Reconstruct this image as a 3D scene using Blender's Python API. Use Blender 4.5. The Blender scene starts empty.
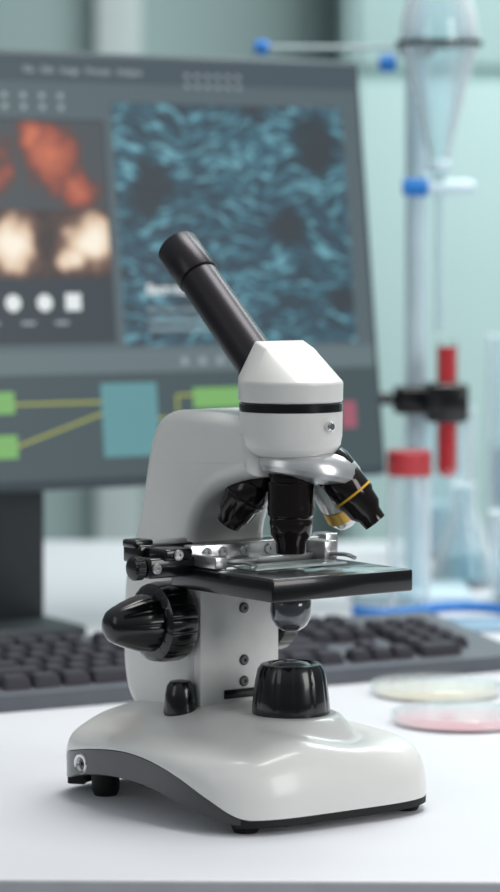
import bpy, bmesh, math, random
from mathutils import Vector, Matrix, Euler
random.seed(4)
C = bpy.context.scene.collection
PHI = math.radians(36)

def lin(c):
    return tuple(((v/255)/12.92 if v/255 <= .04045 else ((v/255+.055)/1.055)**2.4) for v in c)

def mat(name, rgb, rough=.4, metal=0., var=.04, scale=60., bump=0., trans=0., emis=0., coat=0., ior=1.45, alpha=1.):
    m = bpy.data.materials.new(name); m.use_nodes = True
    nt = m.node_tree; b = nt.nodes['Principled BSDF']
    c = lin(rgb)
    tc = nt.nodes.new('ShaderNodeTexCoord'); n = nt.nodes.new('ShaderNodeTexNoise')
    n.inputs['Scale'].default_value = scale; n.inputs['Detail'].default_value = 3
    nt.links.new(tc.outputs['Object'], n.inputs['Vector'])
    r = nt.nodes.new('ShaderNodeValToRGB')
    r.color_ramp.elements[0].position = .3; r.color_ramp.elements[1].position = .7
    r.color_ramp.elements[0].color = tuple(max(0, v*(1-var)) for v in c)+(1,)
    r.color_ramp.elements[1].color = tuple(min(1, v*(1+var)) for v in c)+(1,)
    nt.links.new(n.outputs['Fac'], r.inputs['Fac'])
    nt.links.new(r.outputs['Color'], b.inputs['Base Color'])
    b.inputs['Roughness'].default_value = rough
    b.inputs['Metallic'].default_value = metal
    b.inputs['Transmission Weight'].default_value = trans
    b.inputs['Coat Weight'].default_value = coat
    b.inputs['Coat Roughness'].default_value = .06
    b.inputs['IOR'].default_value = ior
    b.inputs['Alpha'].default_value = alpha
    if emis:
        nt.links.new(r.outputs['Color'], b.inputs['Emission Color'])
        b.inputs['Emission Strength'].default_value = emis
    return m

def thin_glass(name, tint, blend=.35, refl=(1, 1, 1), mx_=.85, base=.04, dif=.35):
    """thin-walled glass: clear face-on, reflective and whiter at grazing edges"""
    m = bpy.data.materials.new(name); m.use_nodes = True; nt = m.node_tree; nt.nodes.clear()
    N = nt.nodes.new; L = nt.links.new
    o = N('ShaderNodeOutputMaterial'); t = N('ShaderNodeBsdfTransparent'); t.inputs[0].default_value = (*lin(tint), 1)
    g = N('ShaderNodeBsdfGlossy'); g.inputs[0].default_value = (*refl, 1); g.inputs['Roughness'].default_value = .06
    d = N('ShaderNodeBsdfDiffuse'); d.inputs[0].default_value = (.94, .98, 1, 1)  # white diffuse share stands in for bright edge highlights
    gm = N('ShaderNodeMixShader'); gm.inputs[0].default_value = dif; L(g.outputs[0], gm.inputs[1]); L(d.outputs[0], gm.inputs[2])
    lw = N('ShaderNodeLayerWeight'); lw.inputs[0].default_value = blend
    mr = N('ShaderNodeMapRange'); mr.inputs['To Min'].default_value = base; mr.inputs['To Max'].default_value = mx_; L(lw.outputs['Facing'], mr.inputs['Value'])
    mx = N('ShaderNodeMixShader'); L(mr.outputs['Result'], mx.inputs[0]); L(t.outputs[0], mx.inputs[1]); L(gm.outputs[0], mx.inputs[2]); L(mx.outputs[0], o.inputs[0])
    return m

WHITE = mat('white_plastic', (231, 230, 227), .34, coat=.3, var=.008)
BLACK = mat('black_plastic', (12, 12, 14), .22, var=.1, coat=.4)
SATIN = mat('satin_black', (28, 26, 29), .3, metal=.4, var=.1)
TUBE = mat('eyepiece_black', (50, 47, 52), .32, metal=.55, var=.05)
RUB = mat('black_rubber', (12, 12, 13), .6, var=.1)
TRIM = mat('dark_grey_trim', (50, 51, 55), .3, metal=.0, coat=.5)
CHROME = mat('chrome', (225, 225, 225), .14, metal=1.)
NOSE = mat('satin_silver', (220, 220, 221), .28, metal=.7)
STEEL = mat('brushed_steel', (205, 205, 205), .28, metal=.9)
PLATE = mat('satin_aluminium', (230, 230, 228), .4, metal=.0)
YEL = mat('yellow_ring', (214, 166, 40), .4)
BRASS = mat('brass', (214, 172, 90), .3, metal=.8)
OBJM = mat('objective_dark_metal', (38, 30, 30), .16, metal=.65, var=.1, coat=.5)
GLASS = thin_glass('clear_dish', (252, 253, 253), .3, mx_=.5, base=.02)
LABG = thin_glass('laboratory_glass', (246, 252, 254), .45, mx_=1., base=.09, dif=.75)
LENSG = mat('lamp_glass', (235, 240, 242), .05, trans=.9, ior=1.4)
LENS = mat('lens_glass', (60, 60, 80), .05, coat=1.)
DESK = mat('white_desk', (220, 221, 226), .40, var=.012, scale=6)
DESKE = mat('desk_edge_grey', (190, 192, 198), .5)

def finish(me, smooth=True, ang=35):
    if smooth:
        for p in me.polygons: p.use_smooth = True
        me.set_sharp_from_angle(angle=math.radians(ang))

def obj(name, me, parent=None, loc=(0, 0, 0), rot=None, mats=None, label=None, category=None):
    o = bpy.data.objects.new(name, me); C.objects.link(o)
    if parent: o.parent = parent
    o.location = loc
    if rot is not None:
        if isinstance(rot, Euler) or isinstance(rot, tuple): o.rotation_euler = rot
        else:
            o.rotation_mode = 'QUATERNION'; o.rotation_quaternion = rot
    if mats and me is not None and hasattr(me, 'materials') and len(me.materials) == 0:
        for m in (mats if isinstance(mats, list) else [mats]): me.materials.append(m)
    if label: o['label'] = label
    if category: o['category'] = category
    return o

def empty(name, loc, rz=0, label=None, category=None):
    o = obj(name, None, loc=loc, rot=(0, 0, rz), label=label, category=category)
    o.empty_display_size = .02
    return o

def bm2me(bm, name='m', ang=35, smooth=True):
    bmesh.ops.recalc_face_normals(bm, faces=bm.faces)
    me = bpy.data.meshes.new(name); bm.to_mesh(me); bm.free(); finish(me, smooth, ang); return me

def add_lathe(bm, prof, seg=48, M=None, lobes=0, amp=0, lobe_range=None):
    rings = []
    for (r, z) in prof:
        if r < 1e-6:
            v = Vector((0, 0, z)); v = M @ v if M else v
            rings.append([bm.verts.new(v)])
        else:
            ring = []
            for i in range(seg):
                a = 2*math.pi*i/seg; rr = r
                if lobes and (lobe_range is None or lobe_range[0] <= z <= lobe_range[1]):
                    rr = r*(1-amp*(max(0, math.cos(lobes*a))**6))
                v = Vector((rr*math.cos(a), rr*math.sin(a), z)); v = M @ v if M else v
                ring.append(bm.verts.new(v))
            rings.append(ring)
    for A, B in zip(rings, rings[1:]):
        if len(A) == 1 and len(B) == 1: continue
        for i in range(seg):
            j = (i+1) % seg
            if len(A) == 1: bm.faces.new((A[0], B[i], B[j]))
            elif len(B) == 1: bm.faces.new((A[i], A[j], B[0]))
            else: bm.faces.new((A[i], A[j], B[j], B[i]))
    return rings

def lathe(prof, seg=48, M=None, closed=True, **k):
    bm = bmesh.new()
    p = list(prof)
    if closed:
        if p[0][0] > 1e-6: p = [(0, p[0][1])]+p
        if p[-1][0] > 1e-6: p = p+[(0, p[-1][1])]
    add_lathe(bm, p, seg, M, **k)
    return bm2me(bm)

def add_box(bm, x0, x1, y0, y1, z0, z1, bev=0, seg=2, M=None):
    t = bmesh.new()
    bmesh.ops.create_cube(t, size=1)
    for v in t.verts:
        v.co = Vector(((x0+x1)/2+v.co.x*(x1-x0), (y0+y1)/2+v.co.y*(y1-y0), (z0+z1)/2+v.co.z*(z1-z0)))
    if bev: bmesh.ops.bevel(t, geom=t.edges[:]+t.verts[:], offset=bev, segments=seg, profile=.5, affect='EDGES')
    if M: bmesh.ops.transform(t, matrix=M, verts=t.verts)
    tmp = bpy.data.meshes.new('t'); t.to_mesh(tmp); t.free(); bm.from_mesh(tmp); bpy.data.meshes.remove(tmp)

def box(x0, x1, y0, y1, z0, z1, bev=0, seg=2):
    bm = bmesh.new(); add_box(bm, x0, x1, y0, y1, z0, z1, bev, seg); return bm2me(bm, ang=50)

def catmull(pts, n=6, closed=False):
    out = []
    N = len(pts)
    for i in range(N-1):
        p0 = Vector(pts[max(i-1, 0)]); p1 = Vector(pts[i]); p2 = Vector(pts[i+1]); p3 = Vector(pts[min(i+2, N-1)])
        for k in range(n):
            t = k/n
            out.append(.5*((2*p1)+(p2-p0)*t+(2*p0-5*p1+4*p2-p3)*t*t+(3*p1-p0-3*p2+p3)*t**3))
    out.append(Vector(pts[-1])); return out

def loft_profile(poly, w0, w1, r, seg=5):
    P = [Vector(p) for p in poly]; N = len(P)
    area = sum(P[i].x*P[(i+1) % N].y-P[(i+1) % N].x*P[i].y for i in range(N))
    nr = []
    for i in range(N):
        a = (P[i]-P[i-1]).normalized(); b = (P[(i+1) % N]-P[i]).normalized()
        t = (a+b).normalized(); n = Vector((t.y, -t.x)) if area > 0 else Vector((-t.y, t.x))
        c = max(.6, math.sqrt(max(0, (1+a.dot(b))/2))); nr.append(n/c)
    bm = bmesh.new(); rings = []
    spec2 = [(w0+r-r*math.sin(math.pi/2*k/seg), r-r*math.cos(math.pi/2*k/seg)) for k in range(seg, -1, -1)]
    spec3 = [(w1-(x-w0), ins) for x, ins in spec2[::-1]]
    for x, ins in spec2+spec3:
        rings.append([bm.verts.new((x, p.x-n.x*ins, p.y-n.y*ins)) for p, n in zip(P, nr)])
    for A, B in zip(rings, rings[1:]):
        for i in range(N):
            j = (i+1) % N; bm.faces.new((A[i], A[j], B[j], B[i]))
    bm.faces.new(rings[0]); bm.faces.new(rings[-1])
    me = bm2me(bm, ang=40)
    for p in me.polygons:
        if len(p.vertices) > 6: p.use_smooth = False
    return me

def tube_curve(pts, r, res=6):
    cu = bpy.data.curves.new('c', 'CURVE'); cu.dimensions = '3D'; cu.bevel_depth = r; cu.bevel_resolution = 4; cu.use_fill_caps = True
    sp = cu.splines.new('POLY'); P = catmull(pts, res)
    sp.points.add(len(P)-1)
    for q, p in zip(sp.points, P): q.co = (*p, 1)
    o = bpy.data.objects.new('tmpc', cu); C.objects.link(o)
    dg = bpy.context.evaluated_depsgraph_get()
    me = bpy.data.meshes.new_from_object(o.evaluated_get(dg)); bpy.data.objects.remove(o); finish(me); return me

def tilt(direction):
    return Vector(direction).normalized().to_track_quat('-Z', 'Y')

RX = Matrix.Rotation(math.radians(90), 4, 'X')     # z -> -y
RYm = Matrix.Rotation(math.radians(-90), 4, 'Y')   # z -> -x
RYp = Matrix.Rotation(math.radians(90), 4, 'Y')    # z -> +x

# ============================================================ SETTING
WALLM = mat('wall_paint', (164, 183, 182), .8, var=.05, scale=1.2)
FLOORM = mat('floor_vinyl', (150, 155, 158), .5, var=.05, scale=3)
w = obj('wall_back', box(-3.5, 3.5, 3.5, 3.6, -.75, 2.2), mats=WALLM); w['kind'] = 'structure'; w['label'] = 'plain grey-green painted laboratory wall'
f = obj('floor', box(-3.5, 3.5, -3.5, 3.6, -.8, -.75), mats=FLOORM); f['kind'] = 'structure'; f['label'] = 'grey vinyl laboratory floor'
TR = mat('trim_white', (205, 214, 214), .5)
TRD = mat('trim_dark', (140, 158, 160), .5)
t1 = obj('trim_1', box(-.27, -.19, 3.44, 3.5, -.75, 2.2, .004), mats=TR); t1['kind'] = 'structure'; t1['label'] = 'white vertical wall trim strip'
t2 = obj('trim_2', box(.105, .125, 3.46, 3.5, -.75, 2.2, .004), mats=TRD); t2['kind'] = 'structure'; t2['label'] = 'dark narrow vertical wall joint strip'

cab = empty('cabinet', (.82, 3.22, -.75), 0, 'tall pale cabinet with frosted glass doors against the wall', 'cabinet')
CABM = mat('cabinet_pale', (196, 222, 220), .5, var=.02, scale=3)
CABD = mat('frosted_door', (200, 228, 226), .35, var=.03, scale=2)
obj('body', box(-.66, .66, 0, .27, 0, 2.6, .004), cab, mats=CABM)
for i, x in enumerate((-.64, .01)):
    d = obj('door', box(0, .63, -.02, 0, 1.38, 2.55, .003), cab, loc=(x, 0, 0), mats=CABD)
    obj('handle', box(-.006, .006, -.03, 0, -.06, .06, .003), d, loc=(.6 if i == 0 else .03, -.02, 1.5), mats=STEEL)
    d2 = obj('door', box(0, .63, -.02, 0, .05, 1.35, .003), cab, loc=(x, 0, 0), mats=CABM)
    obj('handle', box(-.006, .006, -.03, 0, -.06, .06, .003), d2, loc=(.6 if i == 0 else .03, -.02, 1.2), mats=STEEL)

# ============================================================ DESK
desk = empty('desk', (0, 0, -.75), math.radians(-1.2), 'white laminate laboratory desk with grey front edge', 'desk')
bm = bmesh.new(); add_box(bm, -1.3, 1.3, -.202, 1.6, .71, .75, .0025, 2)
me = bm2me(bm, ang=50); me.materials.append(DESK); me.materials.append(DESKE)
for p in me.polygons:
    if p.normal.y < -.9: p.material_index = 1
obj('desktop', me, desk)
for x, y in ((-1.2, -.14), (1.2, -.14), (-1.2, 1.52), (1.2, 1.52)):
    obj('leg', box(-.025, .025, -.025, .025, 0, .71, .003), desk, loc=(x, y, 0), mats=STEEL)

# ============================================================ MICROSCOPE
mic = empty('microscope', (.0246, 0, 0), PHI, 'white student microscope with black monocular tube, standing on desk', 'microscope')

# ---- base
cx, cy, ha, hb = -.0060, .0400, .0840, .1030
def smooth(e0, e1, x):
    t = min(1, max(0, (x-e0)/(e1-e0))); return t*t*(3-2*t)
ARCH = [(-.2, .009), (-.060, .009), (-.045, .014), (-.025, .0245), (0, .0325), (.03, .0368), (.055, .0368), (.09, .0325), (.115, .0275), (.140, .0215), (.3, .019)]
def interp(T, y):
    for (a, b), (c, d) in zip(T, T[1:]):
        if a <= y <= c: return b+(d-b)*(y-a)/(c-a)
    return T[-1][1]
def sm(T, y): return sum(interp(T, y+k*.0035) for k in range(-4, 5))/9
def archz(y): return sm(ARCH, y)
def hfun(x, y):
    yy = min(max(y, .0), .16)
    d = math.hypot(x, y-yy)
    left = smooth(-.02, .05, -x)
    pl = (1-smooth(.0270, .043, d))*(1-left)+(1-smooth(.020, .078, d))*left
    sk = .0435-.0030*smooth(.045, .095, d)+.0030*left
    top = .0575-.004*smooth(.06, .13, y)
    return sk+(top-sk)*pl
bm = bmesh.new(); rings = []; NS = 360; NR = 90
def rim(a):
    n = 4.4; c, s = math.cos(a), math.sin(a)
    return (abs(c)**(2/n)*ha*(1 if c > 0 else -1), abs(s)**(2/n)*hb*(1 if s > 0 else -1))
ND = 8000
dense = [rim(2*math.pi*(i+.5)/ND) for i in range(ND)]
acc = [0]
for i in range(ND):
    a, b = dense[i], dense[(i+1) % ND]; acc.append(acc[-1]+math.hypot(a[0]-b[0], a[1]-b[1]))
RIM = []; j = 0
for i in range(NS):
    tgt = acc[-1]*i/NS
    while acc[j+1] <= tgt: j += 1
    k = (tgt-acc[j])/(acc[j+1]-acc[j]); a, b = dense[j], dense[(j+1) % ND]
    RIM.append((a[0]+(b[0]-a[0])*k, a[1]+(b[1]-a[1])*k))
def edgez(px, py):
    lat = smooth(.74, .94, abs(px)/ha)
    return .009+(archz(py+cy)-.009)*lat
for k in range(1, NR+1):
    t = k/NR; u = 1-(1-t)**2.2; ring = []
    for (px, py) in RIM:
        x, y = cx+px*u, cy+py*u; zb = edgez(px, py)
        fz = (max(0, 1-u**14))**(1/2.1)
        ring.append(bm.verts.new((x, y, zb+(hfun(x, y)-zb)*fz)))
    rings.append(ring)
c0 = bm.verts.new((cx, cy, hfun(cx, cy)))
for i in range(NS): bm.faces.new((c0, rings[0][i], rings[0][(i+1) % NS]))
for A, B in zip(rings, rings[1:]):
    for i in range(NS): bm.faces.new((A[i], A[(i+1) % NS], B[(i+1) % NS], B[i]))
low = [bm.verts.new((cx+px*.94, cy+py*.94, edgez(px, py)+.0)) for px, py in RIM]
for i in range(NS): bm.faces.new((rings[-1][i], rings[-1][(i+1) % NS], low[(i+1) % NS], low[i]))
mid = [bm.verts.new((cx+px*.85, cy+py*.85, .034)) for px, py in RIM]
for i in range(NS): bm.faces.new((low[i], low[(i+1) % NS], mid[(i+1) % NS], mid[i]))
bm.faces.new(mid)
base = obj('base', bm2me(bm, ang=60), mic, mats=WHITE)
LOW = [(-.2, .0042), (-.062, .0042), (-.045, .0060), (-.022, .0120), (.02, .0195), (.055, .0205), (.09, .0170), (.115, .0110), (.140, .0066), (.3, .006)]
def lowz(y): return sm(LOW, y)
def rimstrip(test, key_, zt, zb_, uo, ui):
    idx = [i for i in range(NS) if test(*RIM[i])]
    idx.sort(key=key_)
    b = bmesh.new(); S = []
    for i in idx:
        px, py = RIM[i]; T = zt(px, py); B_ = min(zb_(px, py), T-.0015)
        o_ = lambda u, z: b.verts.new((cx+px*u, cy+py*u, z))
        e = .0012
        S.append([o_(ui, T), o_(uo-.012, T), o_(uo, T-e), o_(uo, B_+e*.5), o_(uo-.012, B_), o_(ui, B_)])
    for A, B in zip(S, S[1:]):
        for k in range(6): b.faces.new((A[k], A[(k+1) % 6], B[(k+1) % 6], B[k]))
    b.faces.new(S[0]); b.faces.new(S[-1]); return bm2me(b, smooth=False)
for sg in (-1, 1):
    tst = lambda px, py, sg=sg: px*sg > .80*ha
    ky = lambda i: RIM[i][1]
    obj('arch_trim', rimstrip(tst, ky, lambda a, b: edgez(a, b)+.0004, lambda a, b: lowz(b+cy), .9985, .965), base, mats=TRIM)
    tst2 = lambda px, py, sg=sg: py*sg > .86*hb
    obj('base_strip', rimstrip(tst2, lambda i: RIM[i][0], lambda a, b: .0105, lambda a, b: .0042, .996, .90), base, mats=RUB, label='black rubber edge strip')
bm = bmesh.new()
add_lathe(bm, [(.0030, .0000), (.0042, .0016), (.0058, .0020), (.0064, .0012), (.0064, -.003)], 32, RYm)
add_lathe(bm, [(0, -.001), (.0030, -.001), (.0030, .0002)], 32, RYm)
sk_ = obj('power_socket', bm2me(bm), base, loc=(cx-ha+.0018, .094, .0225), rot=(0, 0, math.radians(4)), mats=CHROME, label='small round metallic socket')
obj('socket_pin', lathe([(.0012, -.001), (.0012, .0016)], 16, RYm), sk_, mats=BLACK)
footm = lathe([(.0088, .012), (.0086, .0040), (.0076, .0015), (.0068, 0)], 28)
footr = lathe([(.0088, .022), (.0086, .0040), (.0076, .0015), (.0068, 0)], 28)
for x, y, fm in ((-.064, -.042, footm), (.054, -.043, footm), (-.066, .102, footr), (.054, .106, footr)):
    obj('foot', fm, base, loc=(x, y, 0), mats=RUB)

# ---- arm
AW = .0305
seq = [(.056, .042), (.056, .09), (.0565, .125), (.060, .142), (.0645, .155), (.0615, .168), (.053, .180), (.040, .189), (.022, .196), (.002, .200)]
seqA = catmull(seq, 5)
seqB = catmull([(.002, .234), (.03, .2360), (.070, .2366), (.089, .2350), (.1015, .2285), (.1100, .214), (.1165, .190), (.1230, .167), (.1315, .147), (.1385, .127), (.1405, .10), (.1400, .074), (.134, .055), (.122, .044)], 5)
arm = obj('arm', loft_profile([tuple(p) for p in seqA+seqB], -AW, AW, .009, 7), mic, mats=WHITE)
bm = bmesh.new(); add_box(bm, -.0295, .0295, .0525, .0600, .055, .1335, .0005)
pl = obj('column_plate', bm2me(bm, ang=40), arm, mats=PLATE, label='flat bright front plate')
obj('slot', box(-.012, .012, .0515, .0530, .0600, .0655, .0004), arm, mats=BLACK)
scr = bmesh.new()
add_lathe(scr, [(0, 0), (.0033, 0), (.0033, .0008), (.0026, .0014), (.0012, .0014), (.0012, .0004), (0, .0004)], 20, RX)
scr = bm2me(scr)
SCRD = mat('dark_screw', (96, 96, 98), .3, metal=.8)
scr2 = scr.copy(); scr2.materials.clear(); scr2.materials.append(SCRD)
for x, z in ((.003, .125), (.003, .115), (.003, .083), (.003, .070)):
    obj('screw', scr2, arm, loc=(x, .0525, z))
obj('carriage', box(-.034, .034, .050, .066, .1325, .156, .002), mic, mats=BLACK)

# ---- head
housing = obj('nosepiece_housing', lathe([(.010, .2115), (.023, .212), (.0275, .2145), (.0298, .2185), (.0308, .224), (.031, .2385)], 64), mic, mats=WHITE)
obj('band', lathe([(.0295, .238), (.0312, .2388), (.0312, .2432), (.0295, .2440)], 64), mic, mats=BLACK, label='glossy black collar band')
hs = bmesh.new(); add_lathe(hs, [(0, 0), (.003, 0), (.003, .003), (.002, .004), (0, .004)], 16, RX)
obj('screw', bm2me(hs), housing, loc=(.0045, -.0302, .2305), rot=(0, 0, math.radians(8)), mats=CHROME)
bm = bmesh.new()
pts = []
for z, r in ((.2438, .0295), (.2444, .0312), (.2560, .0314)):
    for i in range(56):
        a = 2*math.pi*i/56
        pts.append((r*math.cos(a), r*math.sin(a), z))
pts += [(-.0200, -.002, .2765), (.0150, -.002, .2765), (-.0175, .0125, .2805), (.0185, .0125, .2805), (-.0155, .0330, .2580), (.0155, .0330, .2580), (-.0155, .0330, .2440), (.0155, .0330, .2440)]
vs = [bm.verts.new(p) for p in pts]
r = bmesh.ops.convex_hull(bm, input=vs)
junk = [g for g in r['geom_interior'] if isinstance(g, bmesh.types.BMVert)]
if junk: bmesh.ops.delete(bm, geom=junk, context='VERTS')
bmesh.ops.dissolve_limit(bm, angle_limit=math.radians(2), verts=bm.verts[:], edges=bm.edges[:])
head = obj('head', bm2me(bm, ang=24), mic, mats=WHITE)
bv = head.modifiers.new('b', 'BEVEL'); bv.width = .0011; bv.segments = 3; bv.limit_method = 'ANGLE'; bv.angle_limit = math.radians(22)

TA = Vector((-.045, .745, .667)).normalized()
q = TA.to_track_quat('Z', 'Y')
tube = obj('eyepiece_tube', lathe([(.0128, -.008), (.0150, .008), (.0150, .0115), (.0133, .0125), (.0130, .055), (.0126, .090), (.0119, .0905), (.0119, .092)], 56), mic, loc=(0, .0225, .2565), rot=q, mats=TUBE)
eyep = obj('eyepiece', lathe([(.0114, .091), (.0132, .0915), (.0135, .0922), (.0135, .1200), (.0131, .1206), (.0095, .1206), (.0075, .1165)], 56), tube, mats=TUBE)
obj('eye_lens', lathe([(.0078, .116), (.006, .1172), (.003, .1178), (0, .118)], 32), eyep, mats=LENS)

# ---- nosepiece & objectives
def wl(v):
    return Matrix.Rotation(-PHI, 3, 'Z') @ Vector(v)
nose = obj('nosepiece', lathe([(.012, .012), (.022, .0110), (.0285, .0085), (.0330, .0045), (.0350, -.0005), (.0350, -.0040), (.0325, -.0070), (.022, -.0095), (.008, -.010)], 64), mic, loc=wl((.0085, .010, .2045)), rot=tilt(wl((-.15, -.10, -.95))), mats=NOSE, label='satin silver revolving turret')
def objective(loc, d, L, prof, ring=None, ringm=None, m=OBJM, lab=None):
    o = obj('objective_lens', lathe(prof, 40), nose, mats=m, label=lab)
    M = Matrix.Translation(wl(loc)) @ tilt(wl(d)).to_matrix().to_4x4()
    bpy.context.view_layer.update()
    Mn = Matrix.Translation(nose.location) @ nose.rotation_quaternion.to_matrix().to_4x4()
    o.matrix_local = Mn.inverted() @ M
    if ring:
        r0, z0, h = ring
        obj('color_ring', lathe([(r0-.001, z0+h), (r0+.0003, z0+h), (r0+.0003, z0), (r0-.001, z0)], 40), o, mats=ringm)
    obj('front_lens', lathe([(0, -L-.0003), (.0022, -L-.0002), (.003, -L+.001)], 20), o, mats=LENS)
    return o
PA = [(.0130, .006), (.0142, .003), (.0142, -.006), (.0130, -.007), (.0130, -.010), (.0140, -.011), (.0140, -.030), (.0130, -.031), (.0126, -.0325), (.0130, -.034), (.0122, -.042), (.0095, -.046), (.0090, -.053), (.0045, -.0545)]
objective((0, -.004, .2065), (0, 0, -1), .0545, PA, (.0140, -.027, .0018), OBJM, lab='long dark metal objective over the slide')
PB = [(.012, .006), (.0132, .002), (.0132, -.005), (.0118, -.006), (.0126, -.008), (.0126, -.023), (.0114, -.025), (.0106, -.032), (.0078, -.036), (.0072, -.042), (.0035, -.0425)]
PL = [(.012, .006), (.0135, .002), (.0135, -.005), (.0120, -.006), (.0130, -.008), (.0130, -.020), (.0118, -.022), (.0110, -.030), (.0080, -.034), (.0074, -.038), (.0035, -.0385)]
objective((-.018, .016, .2000), (-.52, .18, -.82), .0385, PL, (.0130, -.018, .0012), SATIN, lab='dark metal objective turned toward the arm')
objective((.0245, .001, .2045), (.62, -.02, -.78), .0425, PB, (.0126, -.021, .0014), YEL, lab='dark metal objective with yellow ring')
PC = [(.010, .004), (.0105, 0), (.0105, -.024), (.0095, -.026), (.009, -.036), (.0065, -.040), (.0035, -.040)]
objective((.018, .022, .2000), (.40, .40, -.80), .040, PC, (.0098, -.034, .008), BRASS, m=STEEL, lab='short objective with brass tip')

# ---- stage
ST = .145
stage = obj('stage', box(-.052, .052, -.052, .052, ST-.0132, ST-.0002, .0012, 2), mic, mats=BLACK, label='flat square glossy black stage')
STP = mat('stage_sheen_grey', (112, 116, 118), .22, metal=.7, coat=.5)  # grey tone stands in for the background mirrored in the black stage
obj('stage_sheen_inset', box(-.049, .049, -.049, .049, ST-.002, ST, .0004, 1), stage, mats=STP, label='stage top inset, grey imitating a bright reflection')
obj('stage_aperture', lathe([(.012, 0), (.012, .0004), (.009, .0004), (.009, 0)], 40), stage, loc=(0, 0, ST), mats=STEEL)
bm = bmesh.new()
add_box(bm, -.052, .050, .031, .038, ST, ST+.013, .0008)
add_box(bm, -.045, .046, .024, .034, ST, ST+.004, .0006)
add_box(bm, .036, .046, .014, .034, ST+.0005, ST+.012, .0008)
add_box(bm, .046, .056, .026, .040, ST+.002, ST+.015, .0008)
add_box(bm, -.050, -.041, .008, .034, ST+.0005, ST+.008, .0008)
hold = obj('slide_holder', bm2me(bm, ang=50), stage, mats=STEEL, label='brushed steel slide holder bar')
for x in (-.040, -.028, -.012, .006, .030, .051):
    obj('screw', scr, hold, loc=(x, (.031 if x < .05 else .026), ST+.008), mats=STEEL)
obj('clip_finger', tube_curve([(-.040, .014, ST+.004), (-.034, 0, ST+.0045), (-.037, -.014, ST+.004), (-.042, -.016, ST+.003)], .0013), hold, mats=STEEL)
obj('clip_finger', tube_curve([(.040, .016, ST+.004), (.043, .002, ST+.0045), (.039, -.012, ST+.004)], .0013), hold, mats=STEEL)
bm = bmesh.new()
add_box(bm, -.082, -.046, .030, .046, ST-.005, ST+.007, .0015)
add_box(bm, -.072, -.052, .028, .058, ST+.005, ST+.012, .0015)
add_box(bm, -.060, .050, .040, .047, ST+.001, ST+.010, .001)
add_box(bm, -.076, -.036, .050, .068, ST+.002, ST+.013, .0015)
add_box(bm, -.078, -.064, .052, .066, ST+.011, ST+.016, .0015)
drive = obj('stage_drive', bm2me(bm, ang=50), stage, mats=BLACK, label='black slide positioning mechanism')
kn = lathe([(.0065, 0), (.0072, .0008), (.0072, .006), (.0062, .007), (.005, .0074)], 60, RYm, lobes=20, amp=.04)
obj('drive_knob', kn, drive, loc=(-.082, .039, ST+.001), mats=BLACK)
obj('drive_rod', lathe([(.003, 0), (.003, .030)], 20, RYm), drive, loc=(-.036, .060, ST+.012), mats=STEEL)
for x in (-.077, -.063): obj('screw', scr, drive, loc=(x, .0276 if x > -.070 else .030, ST+(.0085 if x > -.070 else .001)), mats=STEEL)

# ---- condenser
CONG = mat('condenser_metal', (92, 95, 99), .12, metal=.5, coat=1.)
cond = obj('condenser', lathe([(.014, ST-.011), (.014, ST-.016), (.0110, ST-.017), (.0122, ST-.020), (.0126, ST-.026), (.0118, ST-.031), (.0095, ST-.035), (.0070, ST-.037)], 48), mic, mats=CONG, label='small dark glassy condenser barrel under the stage')
obj('condenser_lens', lathe([(.007, ST-.0365), (.0055, ST-.0380), (0, ST-.039)], 40), cond, mats=LENSG)
obj('diaphragm_disc', lathe([(.020, -.0012), (.021, 0), (.020, .0012)], 60, lobes=30, amp=.04), cond, loc=(0, .014, ST-.0175), mats=SATIN)

# ---- illuminator
ill = obj('illuminator', lathe([(.0225, .0555), (.0236, .058), (.0230, .066), (.0216, .077), (.0202, .0835), (.0180, .0868), (.0150, .0874), (.0135, .0858)], 128, lobes=12, amp=.026, lobe_range=(.0585, .0835)), mic, mats=BLACK)
obj('lamp_lens', lathe([(.0134, .0855), (.010, .0875), (.005, .0886), (0, .089)], 40), ill, mats=LENSG)

# ---- focus knobs
def knobs(sgn, short):
    R0 = RYm if sgn < 0 else RYp
    obj('knob_hub', lathe([(.0165, 0), (.0165, .004)], 48, R0), mic, loc=(sgn*.029, .072, .108), mats=BLACK)
    if short: pc = [(.0195, 0), (.0228, .001), (.0235, .003), (.0235, .010), (.0222, .0115), (.018, .012)]
    else: pc = [(.0205, 0), (.0236, .001), (.0244, .003), (.0244, .015), (.0236, .0190), (.0205, .0210)]
    c = obj('coarse_focus_knob', lathe(pc, 144, R0, lobes=18, amp=.018, lobe_range=(.0005, .019)), mic, loc=(sgn*.033, .072, .108), mats=BLACK)
    if short: pr = [(.012, 0), (.0125, .002), (.0118, .006), (.009, .008)]
    else: pr = [(.0170, 0), (.0178, .0012), (.0175, .006), (.0160, .0125), (.0138, .0190), (.0116, .0245), (.0098, .0280), (.0070, .0305), (.003, .0314)]
    obj('fine_focus_knob', lathe(pr, 144, R0, lobes=12, amp=.020, lobe_range=(.001, .020)), c, loc=(sgn*(.012 if short else .0205), 0, 0), mats=BLACK)
knobs(-1, False); knobs(1, True)
bm = bmesh.new()
add_lathe(bm, [(0, .0), (.0100, 0), (.0104, .002), (.0095, .012), (.0082, .018), (.0062, .0205), (.003, .0212), (0, .0213)], 48)
obj('brightness_dial', bm2me(bm), mic, loc=(-.0385, .0610, .0520), mats=BLACK, label='tapered glossy black control')

sl = obj('microscope_slide', box(-.034, .034, -.011, .013, 0, .0012, .0003), loc=(.0246, 0, ST+.00045), rot=(0, 0, PHI), mats=mat('slide_glass', (225, 235, 235), .08, trans=.3), label='clear glass specimen slide lying on black microscope stage', category='slide')

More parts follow.
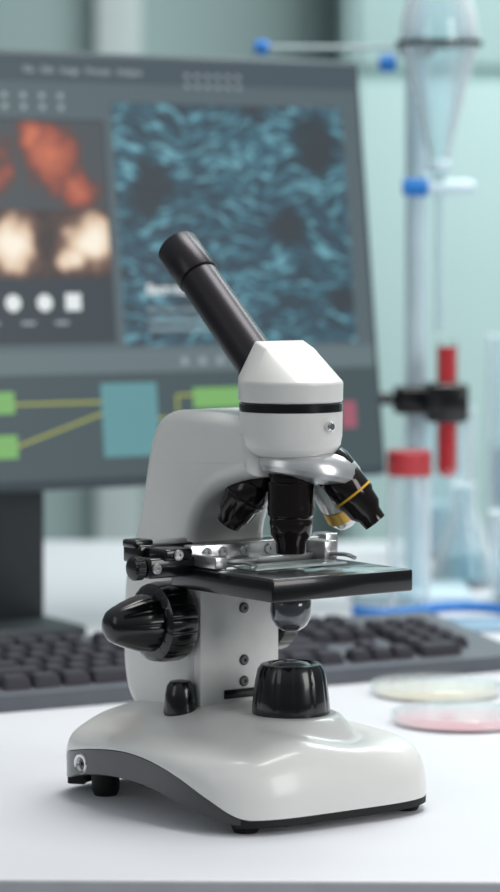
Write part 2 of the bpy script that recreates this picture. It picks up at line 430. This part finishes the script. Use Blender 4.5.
# ============================================================ MONITOR
YAW = math.radians(30)
mon = empty('monitor', (-.2, .75, 0), YAW, 'large dark-framed computer monitor showing blue microscopy image software', 'monitor')
MH = .383; MW = .376
BEZ = mat('monitor_bezel', (64, 76, 82), .5)
tiltx = (-math.radians(7.4), 0, 0)
panel = obj('display_housing', box(-MW, MW, 0, .022, 0, MH, .004), mon, loc=(0, 0, .127), rot=tiltx, mats=BEZ)
obj('rear_cover', box(-.2, .2, .02, .05, .06, .30, .012, 3), panel, mats=BEZ)
STD = mat('stand_dark', (44, 50, 54), .5)
obj('stand', box(-.045, .055, .052, .085, .006, .30, .005), mon, mats=STD)
obj('stand_base', box(-.07, .06, -.02, .13, 0, .012, .004), mon, mats=STD)

def emit(name, rgb, s=1.): 
    m = mat(name, (8, 8, 8), .4, var=0)
    b = m.node_tree.nodes['Principled BSDF']; b.inputs['Emission Color'].default_value = (*lin(rgb), 1); b.inputs['Emission Strength'].default_value = s
    return m
def ramp(nt, stops):
    r = nt.nodes.new('ShaderNodeValToRGB'); e = r.color_ramp.elements
    e[0].position = stops[0][0]; e[0].color = (*lin(stops[0][1]), 1); e[1].position = stops[-1][0]; e[1].color = (*lin(stops[-1][1]), 1)
    for p, c in stops[1:-1]:
        k = e.new(p); k.color = (*lin(c), 1)
    return r
def spots(nt, vec, pts_, soft=.5, yy=0.):
    N = nt.nodes.new; L = nt.links.new; prev = None
    for (x, z_, r_) in pts_:
        d = N('ShaderNodeVectorMath'); d.operation = 'DISTANCE'; L(vec, d.inputs[0]); d.inputs[1].default_value = (x, yy, z_)
        m = N('ShaderNodeMapRange'); m.inputs['From Min'].default_value = r_*soft; m.inputs['From Max'].default_value = r_
        m.inputs['To Min'].default_value = 1; m.inputs['To Max'].default_value = 0; L(d.outputs['Value'], m.inputs['Value'])
        if prev is None: prev = m.outputs['Result']
        else:
            mm = N('ShaderNodeMath'); mm.operation = 'MAXIMUM'; L(prev, mm.inputs[0]); L(m.outputs['Result'], mm.inputs[1]); prev = mm.outputs[0]
    return prev
def blob_image(name, stops, pts_, warp, nscale, soft=0., namp=.5):
    m = bpy.data.materials.new(name); m.use_nodes = True; nt = m.node_tree; b = nt.nodes['Principled BSDF']
    b.inputs['Base Color'].default_value = (.01, .01, .01, 1); b.inputs['Roughness'].default_value = .4
    N = nt.nodes.new; L = nt.links.new
    tc = N('ShaderNodeTexCoord'); wn = N('ShaderNodeTexNoise'); wn.inputs['Scale'].default_value = nscale; wn.inputs['Detail'].default_value = 2; L(tc.outputs['Object'], wn.inputs['Vector'])
    sb = N('ShaderNodeVectorMath'); sb.operation = 'SUBTRACT'; L(wn.outputs['Color'], sb.inputs[0]); sb.inputs[1].default_value = (.5, .5, .5)
    sc = N('ShaderNodeVectorMath'); sc.operation = 'SCALE'; L(sb.outputs[0], sc.inputs[0]); sc.inputs['Scale'].default_value = warp
    ad = N('ShaderNodeVectorMath'); L(tc.outputs['Object'], ad.inputs[0]); L(sc.outputs[0], ad.inputs[1])
    sp_ = spots(nt, ad.outputs[0], pts_, soft)
    n2 = N('ShaderNodeTexNoise'); n2.inputs['Scale'].default_value = nscale*1.7; n2.inputs['Detail'].default_value = 2; L(tc.outputs['Object'], n2.inputs['Vector'])
    ma = N('ShaderNodeMath'); ma.operation = 'MULTIPLY_ADD'; L(n2.outputs['Fac'], ma.inputs[0]); ma.inputs[1].default_value = namp; L(sp_, ma.inputs[2])
    sbb = N('ShaderNodeMath'); sbb.operation = 'SUBTRACT'; L(ma.outputs[0], sbb.inputs[0]); sbb.inputs[1].default_value = namp*.5
    r = ramp(nt, stops); L(sbb.outputs[0], r.inputs['Fac']); L(r.outputs['Color'], b.inputs['Emission Color']); b.inputs['Emission Strength'].default_value = 1
    return m
def scan_blue():
    m = bpy.data.materials.new('scan_blue'); m.use_nodes = True; nt = m.node_tree; b = nt.nodes['Principled BSDF']
    b.inputs['Base Color'].default_value = (.01, .01, .01, 1); b.inputs['Roughness'].default_value = .4
    N = nt.nodes.new; Lk = nt.links.new
    def M_(op, a, b_=None, c=None):
        n = N('ShaderNodeMath'); n.operation = op
        for i, v in enumerate((a, b_, c)):
            if v is None: continue
            if isinstance(v, (int, float)): n.inputs[i].default_value = v
            else: Lk(v, n.inputs[i])
        return n.outputs[0]
    tc = N('ShaderNodeTexCoord')
    wn = N('ShaderNodeTexNoise'); wn.inputs['Scale'].default_value = 16; wn.inputs['Detail'].default_value = 3; Lk(tc.outputs['Object'], wn.inputs['Vector'])
    mx = N('ShaderNodeMix'); mx.data_type = 'RGBA'; mx.blend_type = 'ADD'; mx.inputs[0].default_value = .055
    Lk(tc.outputs['Object'], mx.inputs[6]); Lk(wn.outputs['Color'], mx.inputs[7])
    def fib(scale, rot, kx, kz, width):
        mp = N('ShaderNodeMapping'); mp.inputs['Scale'].default_value = (kx, 1, kz); mp.inputs['Rotation'].default_value = (0, rot, 0); Lk(mx.outputs[2], mp.inputs['Vector'])
        n = N('ShaderNodeTexNoise'); n.inputs['Scale'].default_value = scale; n.inputs['Detail'].default_value = 1.5; Lk(mp.outputs['Vector'], n.inputs['Vector'])
        d = M_('ABSOLUTE', M_('SUBTRACT', n.outputs['Fac'], .5))
        return M_('MAXIMUM', M_('SUBTRACT', 1., M_('MULTIPLY', d, width)), 0.)
    f1 = fib(44, .10, .45, 2.0, 13); f2 = fib(58, -.25, .5, 1.9, 12); f3 = fib(48, .4, .6, 1.7, 14)
    s_ = M_('ADD', M_('MULTIPLY', f1, .42), M_('ADD', M_('MULTIPLY', f2, .36), M_('MULTIPLY', f3, .26)))
    big = N('ShaderNodeTexNoise'); big.inputs['Scale'].default_value = 9; big.inputs['Detail'].default_value = 1; Lk(tc.outputs['Object'], big.inputs['Vector'])
    s_ = M_('MULTIPLY_ADD', big.outputs['Fac'], .35, s_)
    o_ = .0275
    hole = spots(nt, mx.outputs[2], [(.262+o_, .332+o_, .020), (.322+o_, .302+o_, .031), (.150+o_, .262+o_, .029), (.292+o_, .222+o_, .026), (.200+o_, .185+o_, .016), (.338+o_, .158+o_, .020)], .45, o_)
    v = M_('MULTIPLY_ADD', hole, -.85, s_)
    r = ramp(nt, [(.0, (48, 58, 66)), (.35, (46, 70, 84)), (.6, (56, 98, 116)), (1.05, (114, 172, 184))])
    Lk(v, r.inputs['Fac']); Lk(r.outputs['Color'], b.inputs['Emission Color']); b.inputs['Emission Strength'].default_value = 1
    return m
SM = [emit('ui_grey', (86, 101, 107)), emit('ui_bar', (70, 84, 92)), scan_blue(),  # UI darks lifted in colour to imitate haze over the screen
      blob_image('scan_orange', [(.05, (68, 76, 82)), (.3, (88, 66, 64)), (.55, (146, 76, 62)), (.95, (198, 110, 82))], [(.05, .288, .040), (.080, .262, .026), (-.02, .28, .04), (.03, .305, .022)], .05, 24, namp=.8),
      blob_image('scan_cream', [(.0, (62, 54, 54)), (.22, (112, 86, 76)), (.42, (220, 192, 164)), (.75, (248, 238, 220))], [(.010, .212, .034), (.088, .214, .033), (.07, .198, .020), (-.06, .21, .03)], .035, 26, namp=.45),
      emit('ui_white', (226, 232, 234)), emit('ui_light', (148, 162, 166)),
      emit('ui_nodes', (68, 83, 88)), emit('node_green', (120, 174, 102)), emit('node_teal', (94, 146, 152)),
      emit('link_yellow', (166, 172, 82)), emit('node_pink', (158, 90, 108)), emit('scan_dark', (58, 67, 74)), emit('ui_strip', (100, 116, 121))]
U = {m.name: i for i, m in enumerate(SM)}
bm = bmesh.new()
def quad(s0, t0, s1, t1, m, lay):
    y = -.0006-lay*.0002
    fv = [bm.verts.new(v) for v in ((s0, y, t0), (s1, y, t0), (s1, y, t1), (s0, y, t1))]
    fc = bm.faces.new(fv); fc.material_index = U[m]
def seg(a, b, wd, m, lay):
    a = Vector(a); b = Vector(b); d = (b-a).normalized(); n = Vector((-d.y, d.x))*wd/2; y = -.0006-lay*.0002
    fv = [bm.verts.new((p.x, y, p.y)) for p in (a-n, b-n, b+n, a+n)]
    fc = bm.faces.new(fv); fc.material_index = U[m]
def disc(c, r, m, lay, n=20, sq=1.):
    y = -.0006-lay*.0002
    fc = bm.faces.new([bm.verts.new((c[0]+r*math.cos(2*math.pi*i/n), y, c[1]+sq*r*math.sin(2*math.pi*i/n))) for i in range(n)]); fc.material_index = U[m]
def text(s, x, z, size, m, lay, off=.02):
    cu = bpy.data.curves.new('f', 'FONT'); cu.body = s; cu.size = size; cu.offset = size*off
    o = bpy.data.objects.new('f', cu); C.objects.link(o); dg = bpy.context.evaluated_depsgraph_get()
    me = bpy.data.meshes.new_from_object(o.evaluated_get(dg)); bpy.data.objects.remove(o)
    M = Matrix.Translation((x, -.0006-lay*.0002, z)) @ Matrix.Rotation(math.radians(90), 4, 'X')
    me.transform(M); n0 = len(bm.faces); bm.from_mesh(me); bm.faces.ensure_lookup_table()
    for fc in bm.faces[n0:]: fc.material_index = U[m]
    bpy.data.meshes.remove(me)
SW = MW-.006
quad(-SW, .008, SW, MH-.006, 'ui_grey', 0)
quad(-SW, MH-.028, SW, MH-.006, 'ui_bar', 1)
text('File   Edit   Image   Process   Analyze', .03, MH-.020, .0078, 'ui_light', 2)
for k in range(6):
    for r_ in range(2): quad(.190+k*.0105, MH-.026+r_*.009-.004, .1945+k*.0105, MH-.0225+r_*.009-.004, 'ui_light', 2)
for k in range(10):
    for r_ in range(2): quad(-.10+k*.018, .330+r_*.010, -.095+k*.018, .335+r_*.010, 'ui_light', 2)
quad(-.34, .125, .106, .322, 'scan_dark', 1)
quad(-.32, .240, .104, .320, 'scan_orange', 2)
quad(-.32, .182, .104, .242, 'scan_cream', 3)
for x in (-.09, -.055, -.02, .012, .042): disc((x-.004, .161), .0075, 'ui_white', 3)
quad(.058, .154, .073, .169, 'ui_white', 3)
for x in (-.02, .014, .046): quad(x+.001, .142, x+.014, .1450, 'ui_light', 3)
quad(.114, .122, .352, .338, 'scan_blue', 1)
text('Bacteria', .138, .168, .0120, 'ui_white', 3, .03)
text('Microscope observation', .138, .152, .0066, 'ui_light', 3)
for k in range(2): quad(.138, .143-k*.0075, .138+(.07, .085)[k], .1452-k*.0075, 'ui_light', 3)
quad(-SW, .099, SW, .119, 'ui_strip', 1)
for k in range(4): disc((.172+k*.018, .108), .0035, 'ui_light', 2)
quad(-SW, .008, SW, .099, 'ui_nodes', 1)
for a, b in (((-.04, .066), (.004, .085)), ((-.04, .028), (.005, .048)), ((.178, .066), (.234, .084)), ((.262, .05), (.30, .07))):
    quad(a[0], a[1], b[0], b[1], 'node_green', 3)
quad(.087, .026, .142, .090, 'node_teal', 3)
quad(.330, .044, .346, .068, 'node_pink', 3)
seg((.004, .074), (.087, .074), .0022, 'link_yellow', 2)
seg((.004, .038), (.087, .064), .0022, 'link_yellow', 2)
seg((.142, .058), (.162, .058), .0022, 'link_yellow', 2); seg((.162, .058), (.162, .078), .0022, 'link_yellow', 2); seg((.162, .078), (.18, .078), .0022, 'link_yellow', 2)
seg((.234, .072), (.262, .06), .0022, 'link_yellow', 2)
me = bpy.data.meshes.new('screen'); bm.to_mesh(me); bm.free()
for m in SM: me.materials.append(m)
obj('screen', me, panel, label='lit screen with blue texture image and node graph')

# ============================================================ KEYBOARD
KB = empty('keyboard', (.020, .472, 0), math.radians(29), 'dark grey full-size computer keyboard on white desk', 'keyboard')
KM = mat('keyboard_body', (92, 96, 104), .5); KC = mat('keycap', (50, 48, 58), .55)
wedge = loft_profile([(0, 0), (0, .012), (.150, .030), (.150, 0)], -.236, .232, .002, 2)
obj('keyboard_body', wedge, KB, mats=KM)
ka = math.atan(.018/.150)
def keymesh(wd, dp=.0175):
    b = bmesh.new(); h = .0085
    lo_ = [b.verts.new((sx*wd/2, sy*dp/2, 0)) for sx, sy in ((-1, -1), (1, -1), (1, 1), (-1, 1))]
    hi = [b.verts.new((sx*(wd/2-.0022), sy*(dp/2-.0022)+.0006, h)) for sx, sy in ((-1, -1), (1, -1), (1, 1), (-1, 1))]
    b.faces.new(lo_[::-1]); b.faces.new(hi)
    for i in range(4): b.faces.new((lo_[i], lo_[(i+1) % 4], hi[(i+1) % 4], hi[i]))
    bmesh.ops.bevel(b, geom=b.edges[:]+b.verts[:], offset=.0012, segments=2, affect='EDGES')
    return bm2me(b, ang=50)
cache = {}; P_ = .0193; nk = 0
def key(u, wu, row, dep=1.):
    global nk
    k_ = (round(wu, 2), dep)
    if k_ not in cache:
        cache[k_] = keymesh(P_*wu-.0017, P_*dep-.0017); cache[k_].materials.append(KC)
    y = .012+P_*(row+dep/2)+(0.004 if row >= 5 else 0)
    x = -.220+P_*(u+wu/2)
    obj('keycap', cache[k_], KB, loc=(x, y, .0118+y*math.tan(ka)), rot=(ka, 0, 0)); nk += 1
rows = [[1.25, 1.25, 1.25, 6.25, 1.25, 1.25, 1.25, 1.25], [2.25]+[1]*10+[2.75], [1.75]+[1]*11+[2.25], [1.5]+[1]*12+[1.5], [1]*13+[2]]
for ri, rw in enumerate(rows):
    u = 0
    for wu in rw: key(u, wu, ri); u += wu
for u in [0, 2, 3, 4, 5, 6.5, 7.5, 8.5, 9.5, 11, 12, 13, 14]: key(u, 1, 5)
for r_, us in ((0, (15.3, 16.3, 17.3)), (1, (16.3,)), (3, (15.3, 16.3, 17.3)), (4, (15.3, 16.3, 17.3)), (5, (15.3, 16.3, 17.3))):
    for u in us: key(u, 1, r_)
for r_ in range(1, 5):
    for u in (18.6, 19.6, 20.6): key(u, 1, r_)
key(18.6, 2, 0)

# ============================================================ PETRI DISHES
def petri(loc, agar, lab):
    e = empty('petri_dish', loc, 0, lab, 'petri dish')
    obj('dish_bottom', lathe([(0, 0), (.0475, 0), (.048, .0006), (.048, .0075), (.0472, .0075), (.0472, .0008), (0, .0008)], 72, closed=False), e, mats=GLASS)
    obj('lid', lathe([(0, .0090), (.0495, .0090), (.050, .0085), (.050, .003), (.0493, .003), (.0493, .0083), (0, .0083)], 72, closed=False), e, mats=GLASS)
    obj('culture', lathe([(.0468, .0010), (.0468, .0028)], 60), e, mats=agar)
petri((.149, .318, 0), mat('agar_pink', (226, 180, 186), .4, var=.03, scale=30), 'clear round petri dish with pink culture medium')
petri((.140, .452, 0), mat('agar_cream', (222, 212, 192), .4, var=.03, scale=30), 'clear round petri dish with pale cream culture medium')

# ============================================================ RETORT STAND, GLASSWARE
PALE = mat('pale_blue_rod', (208, 230, 238), .35, coat=.3)
RODM = mat('grey_rod', (170, 184, 188), .4, metal=.2)
BLUE = mat('blue_plastic', (36, 124, 206), .4)
z = 2.85
rs = empty('retort_stand', (.158, z-1.8, 0), 0, 'pale blue laboratory stand with thick upright pole and black clamps', 'laboratory stand')
obj('stand_base', box(-.06, .05, -.05, .05, 0, .012, .004), rs, mats=PALE)
obj('pole', lathe([(.0105, .010), (.0105, .60), (.009, .602)], 32), rs, mats=PALE)
bm = bmesh.new()
add_box(bm, -.022, .018, -.018, .018, .176, .202, .004); add_box(bm, -.034, -.02, -.004, .004, .185, .193, .002)
add_box(bm, .006, .042, -.042, -.014, .170, .208, .004)
add_box(bm, .006, .045, -.070, -.040, .171, .208, .004)
add_lathe(bm, [(0, 0), (.006, 0), (.006, .014), (0, .014)], 20, Matrix.Translation((-.024, 0, .19)) @ RYm)
obj('clamp', bm2me(bm, ang=50), rs, mats=BLACK, label='black screw clamp')
bm = bmesh.new()
add_box(bm, -.016, .016, -.016, .016, .515, .533, .004)
RC = (.018, -.058)
Rg = []
for i in range(40):
    a = 2*math.pi*i/40; Rg.append((RC[0]+.0385*math.cos(a), RC[1]+.0385*math.sin(a), .5235))
for p, q_ in zip(Rg, Rg[1:]+Rg[:1]):
    d = Vector(q_)-Vector(p); m_ = (Vector(p)+Vector(q_))/2
    M = Matrix.Translation(m_) @ d.to_track_quat('X', 'Z').to_matrix().to_4x4()
    add_box(bm, -d.length*.55, d.length*.55, -.0022, .0022, -.0022, .0022, 0, 1, M)
obj('ring_clamp', bm2me(bm, ang=50), rs, mats=BLACK, label='black ring clamp')
bm = bmesh.new(); add_lathe(bm, [(0, 0), (.0022, 0), (.0022, .14), (0, .14)], 16, Matrix.Translation((-.012, .0, .524)) @ RYm)
obj('cross_rod', bm2me(bm), rs, mats=RODM)
obj('rod_cap', lathe([(.006, 0), (.007, .002), (.007, .012), (.006, .014)], 24, RYm), rs, loc=(-.140, 0, .524), mats=BLUE)
obj('clamp_screw', lathe([(.007, 0), (.0085, .002), (.0085, .014), (.006, .016)], 24, RYm), rs, loc=(-.020, -.012, .508), mats=BLUE, label='blue clamp screw')

fun = empty('separating_funnel', (.158+RC[0], z-1.8+RC[1], .34), 0, 'clear glass separating funnel with blue stopcock hanging in ring clamp', 'funnel')
out = [(.0045, -.085), (.0045, .045), (.0065, .060), (.0095, .075), (.018, .110), (.028, .150), (.0345, .178), (.0362, .190), (.0350, .206), (.029, .232), (.022, .250), (.018, .262), (.018, .285)]
inn = [(r_-.0020, z_) for r_, z_ in out][::-1]
obj('glass_body', lathe(out+inn+[out[0]], 48, closed=False), fun, mats=LABG)
obj('stopper', lathe([(.016, .28), (.0185, .287), (.0185, .300), (.014, .302)], 32), fun, mats=LABG)
obj('neck_ring', lathe([(.0085, .066), (.0115, .068), (.0115, .073), (.0095, .075)], 32), fun, mats=PALE)
obj('stopcock', lathe([(.0065, -.020), (.0075, .028), (.004, .034)], 24, RYp), fun, loc=(0, 0, .050), mats=PALE)
obj('tap_handle', lathe([(.007, 0), (.0085, .002), (.0085, .020), (.0065, .024)], 24, RYm), fun, loc=(-.010, 0, .050), mats=BLUE)

tt = empty('test_tube', (.158+.0255, z-1.8-.056, .118), 0, 'test tube filled with red liquid held by black clamp', 'test tube')
RED = mat('red_liquid', (204, 12, 30), .12, coat=1.)
obj('glass_wall', lathe([(0, 0), (.005, .001), (.0103, .006), (.0103, .13), (.0099, .13), (.0098, .008), (0, .0012)], 32, closed=False), tt, mats=GLASS)
obj('liquid', lathe([(0, .0014), (.005, .0025), (.0096, .009), (.0096, .124), (0, .124)], 32), tt, mats=RED)

REDP = mat('red_plastic', (212, 70, 76), .3, trans=.3)
e = empty('reagent_bottle', (.1470, .9700, 0), 0, 'clear cylindrical reagent jar with wide red lid', 'bottle')
obj('bottle_body', lathe([(0, 0), (.0190, 0), (.0195, .003), (.0195, .118), (.018, .124), (.016, .126)], 40), e, mats=LABG)
obj('cap', lathe([(.0206, .124), (.0209, .126), (.0209, .145), (.019, .147)], 40), e, mats=REDP)
def flask(x, y, s, tint, lab):
    e = empty('erlenmeyer_flask', (x, y, 0), 0, lab, 'flask')
    o_ = [(0, 0), (.036*s, 0), (.040*s, .004*s), (.038*s, .014*s), (.014*s, .078*s), (.0125*s, .086*s), (.0125*s, .108*s), (.016*s, .112*s)]
    i_ = [(.0145*s, .112*s), (.011*s, .108*s), (.011*s, .086*s), (.0125*s, .078*s), (.0365*s, .014*s), (.037*s, .006*s), (0, .003*s)]
    obj('glass_wall', lathe(o_+i_, 40, closed=False), e, mats=LABG)
    obj('liquid', lathe([(0, .0032*s), (.0360*s, .0065*s), (.0355*s, .014*s), (.0285*s, .034*s), (0, .034*s)], 40), e, mats=tint)
flask(.212, 1.165, .9, mat('liquid_clear', (166, 210, 222), .1, coat=.5), 'clear glass conical flask with colourless liquid')
flask(.290, 1.20, 1.1, mat('liquid_green', (136, 194, 200), .1, coat=.5), 'clear glass conical flask with pale green liquid')
def beaker(x, y, r, h, tint, lab):
    e = empty('beaker', (x, y, 0), 0, lab, 'beaker')
    obj('glass_wall', lathe([(0, 0), (r-.002, 0), (r, .003), (r, h-.003), (r+.0025, h), (r-.001, h-.002), (r-.0018, .004), (0, .002)], 40, closed=False), e, mats=LABG)
    obj('liquid', lathe([(0, .0022), (r-.0025, .0045), (r-.0025, h*.35), (0, h*.35)], 40), e, mats=tint)
beaker(.205, 1.44, .038, .16, mat('liquid_white', (200, 224, 232), .3), 'tall glass beaker with milky white liquid')
beaker(.262, 1.03, .034, .085, mat('liquid_blue', (140, 192, 214), .3), 'glass beaker with pale blue liquid')
e = empty('measuring_cylinder', (.268, 1.37, 0), 0, 'tall clear glass measuring cylinder with colourless liquid', 'measuring cylinder')
obj('glass_wall', lathe([(0, 0), (.030, 0), (.030, .006), (.017, .010), (.017, .235), (.020, .240), (.0165, .238), (.0155, .012), (0, .012)], 40, closed=False), e, mats=LABG)
obj('liquid', lathe([(0, .0125), (.0150, .0128), (.0150, .12), (0, .12)], 32), e, mats=mat('liquid_pale', (190, 222, 232), .1, trans=.5))
tray = empty('instrument_tray', (.258, .848, 0), math.radians(8), 'shallow pale blue plastic instrument tray', 'tray')
bm = bmesh.new(); TRB = mat('tray_blue', (150, 182, 204), .4)
add_box(bm, -.085, .085, -.035, .035, 0, .002, .0008)
for a in ((-.085, .085, -.035, -.032), (-.085, .085, .032, .035), (-.085, -.082, -.035, .035), (.082, .085, -.035, .035)): add_box(bm, *a, 0, .005, .0008)
obj('tray_shell', bm2me(bm, ang=50), tray, mats=TRB)
obj('rubber_tubing', tube_curve([(.095, .925, .0045), (.118, .905, .0045), (.150, .922, .0045), (.182, .955, .0045), (.215, .950, .0045), (.245, .920, .0045), (.275, .945, .0045), (.31, .960, .0045)], .0045), mats=BLUE, label='blue rubber tubing lying on desk', category='tubing')

# ============================================================ LIGHT
def area(name, loc, target, size, power, col=(1, 1, 1)):
    l = bpy.data.lights.new(name, 'AREA'); l.shape = 'RECTANGLE'; l.size = size[0]; l.size_y = size[1]; l.energy = power; l.color = col
    o = bpy.data.objects.new(name, l); C.objects.link(o); o.location = loc
    o.rotation_euler = (Vector(target)-Vector(loc)).to_track_quat('-Z', 'Y').to_euler(); return o
area('overhead_light', (.3, .4, 1.75), (0.05, .1, 0), (1.0, .7), 25, (1, .985, .96))
area('overhead_light', (1.0, 1.9, 1.9), (.6, 2.6, 0), (1.2, 1.2), 46, (.90, 1, 1))  # added to brighten the cabinet and right background
area('side_fill', (1.5, -1.1, .8), (0, 0, .12), (.7, 1.0), 13, (1, .99, .98))  # added fill from front right, no window stands there
area('side_fill', (-1.4, -1.0, .9), (0, 0, .12), (.7, 1.0), 2.5, (.97, .99, 1))  # added weak fill for the arm's left face, not a window
wd = bpy.data.worlds.new('w'); bpy.context.scene.world = wd; wd.use_nodes = True
nt = wd.node_tree; bg = nt.nodes['Background']
tc = nt.nodes.new('ShaderNodeTexCoord'); sx = nt.nodes.new('ShaderNodeSeparateXYZ'); rp = nt.nodes.new('ShaderNodeValToRGB')
nt.links.new(tc.outputs['Generated'], sx.inputs[0]); nt.links.new(sx.outputs['Z'], rp.inputs[0])
rp.color_ramp.elements[0].position = 0; rp.color_ramp.elements[0].color = (.24, .27, .29, 1)
rp.color_ramp.elements[1].position = .8; rp.color_ramp.elements[1].color = (.85, .93, .96, 1)
nt.links.new(rp.outputs[0], bg.inputs[0]); bg.inputs[1].default_value = .43

# ============================================================ CAMERA
cam = bpy.data.cameras.new('camera'); co = bpy.data.objects.new('camera', cam); C.objects.link(co)
co.location = (0, -1.8, .341); co.rotation_euler = (math.radians(90), 0, 0)
cam.sensor_fit = 'VERTICAL'; cam.sensor_height = 24; cam.lens = 24*3000/892; cam.shift_y = -(446-240)/892
cam.clip_start = .05
cam.dof.use_dof = True; cam.dof.focus_distance = 1.78; cam.dof.aperture_fstop = 4.4
bpy.context.scene.camera = co
bpy.context.scene.view_settings.view_transform = 'Standard'
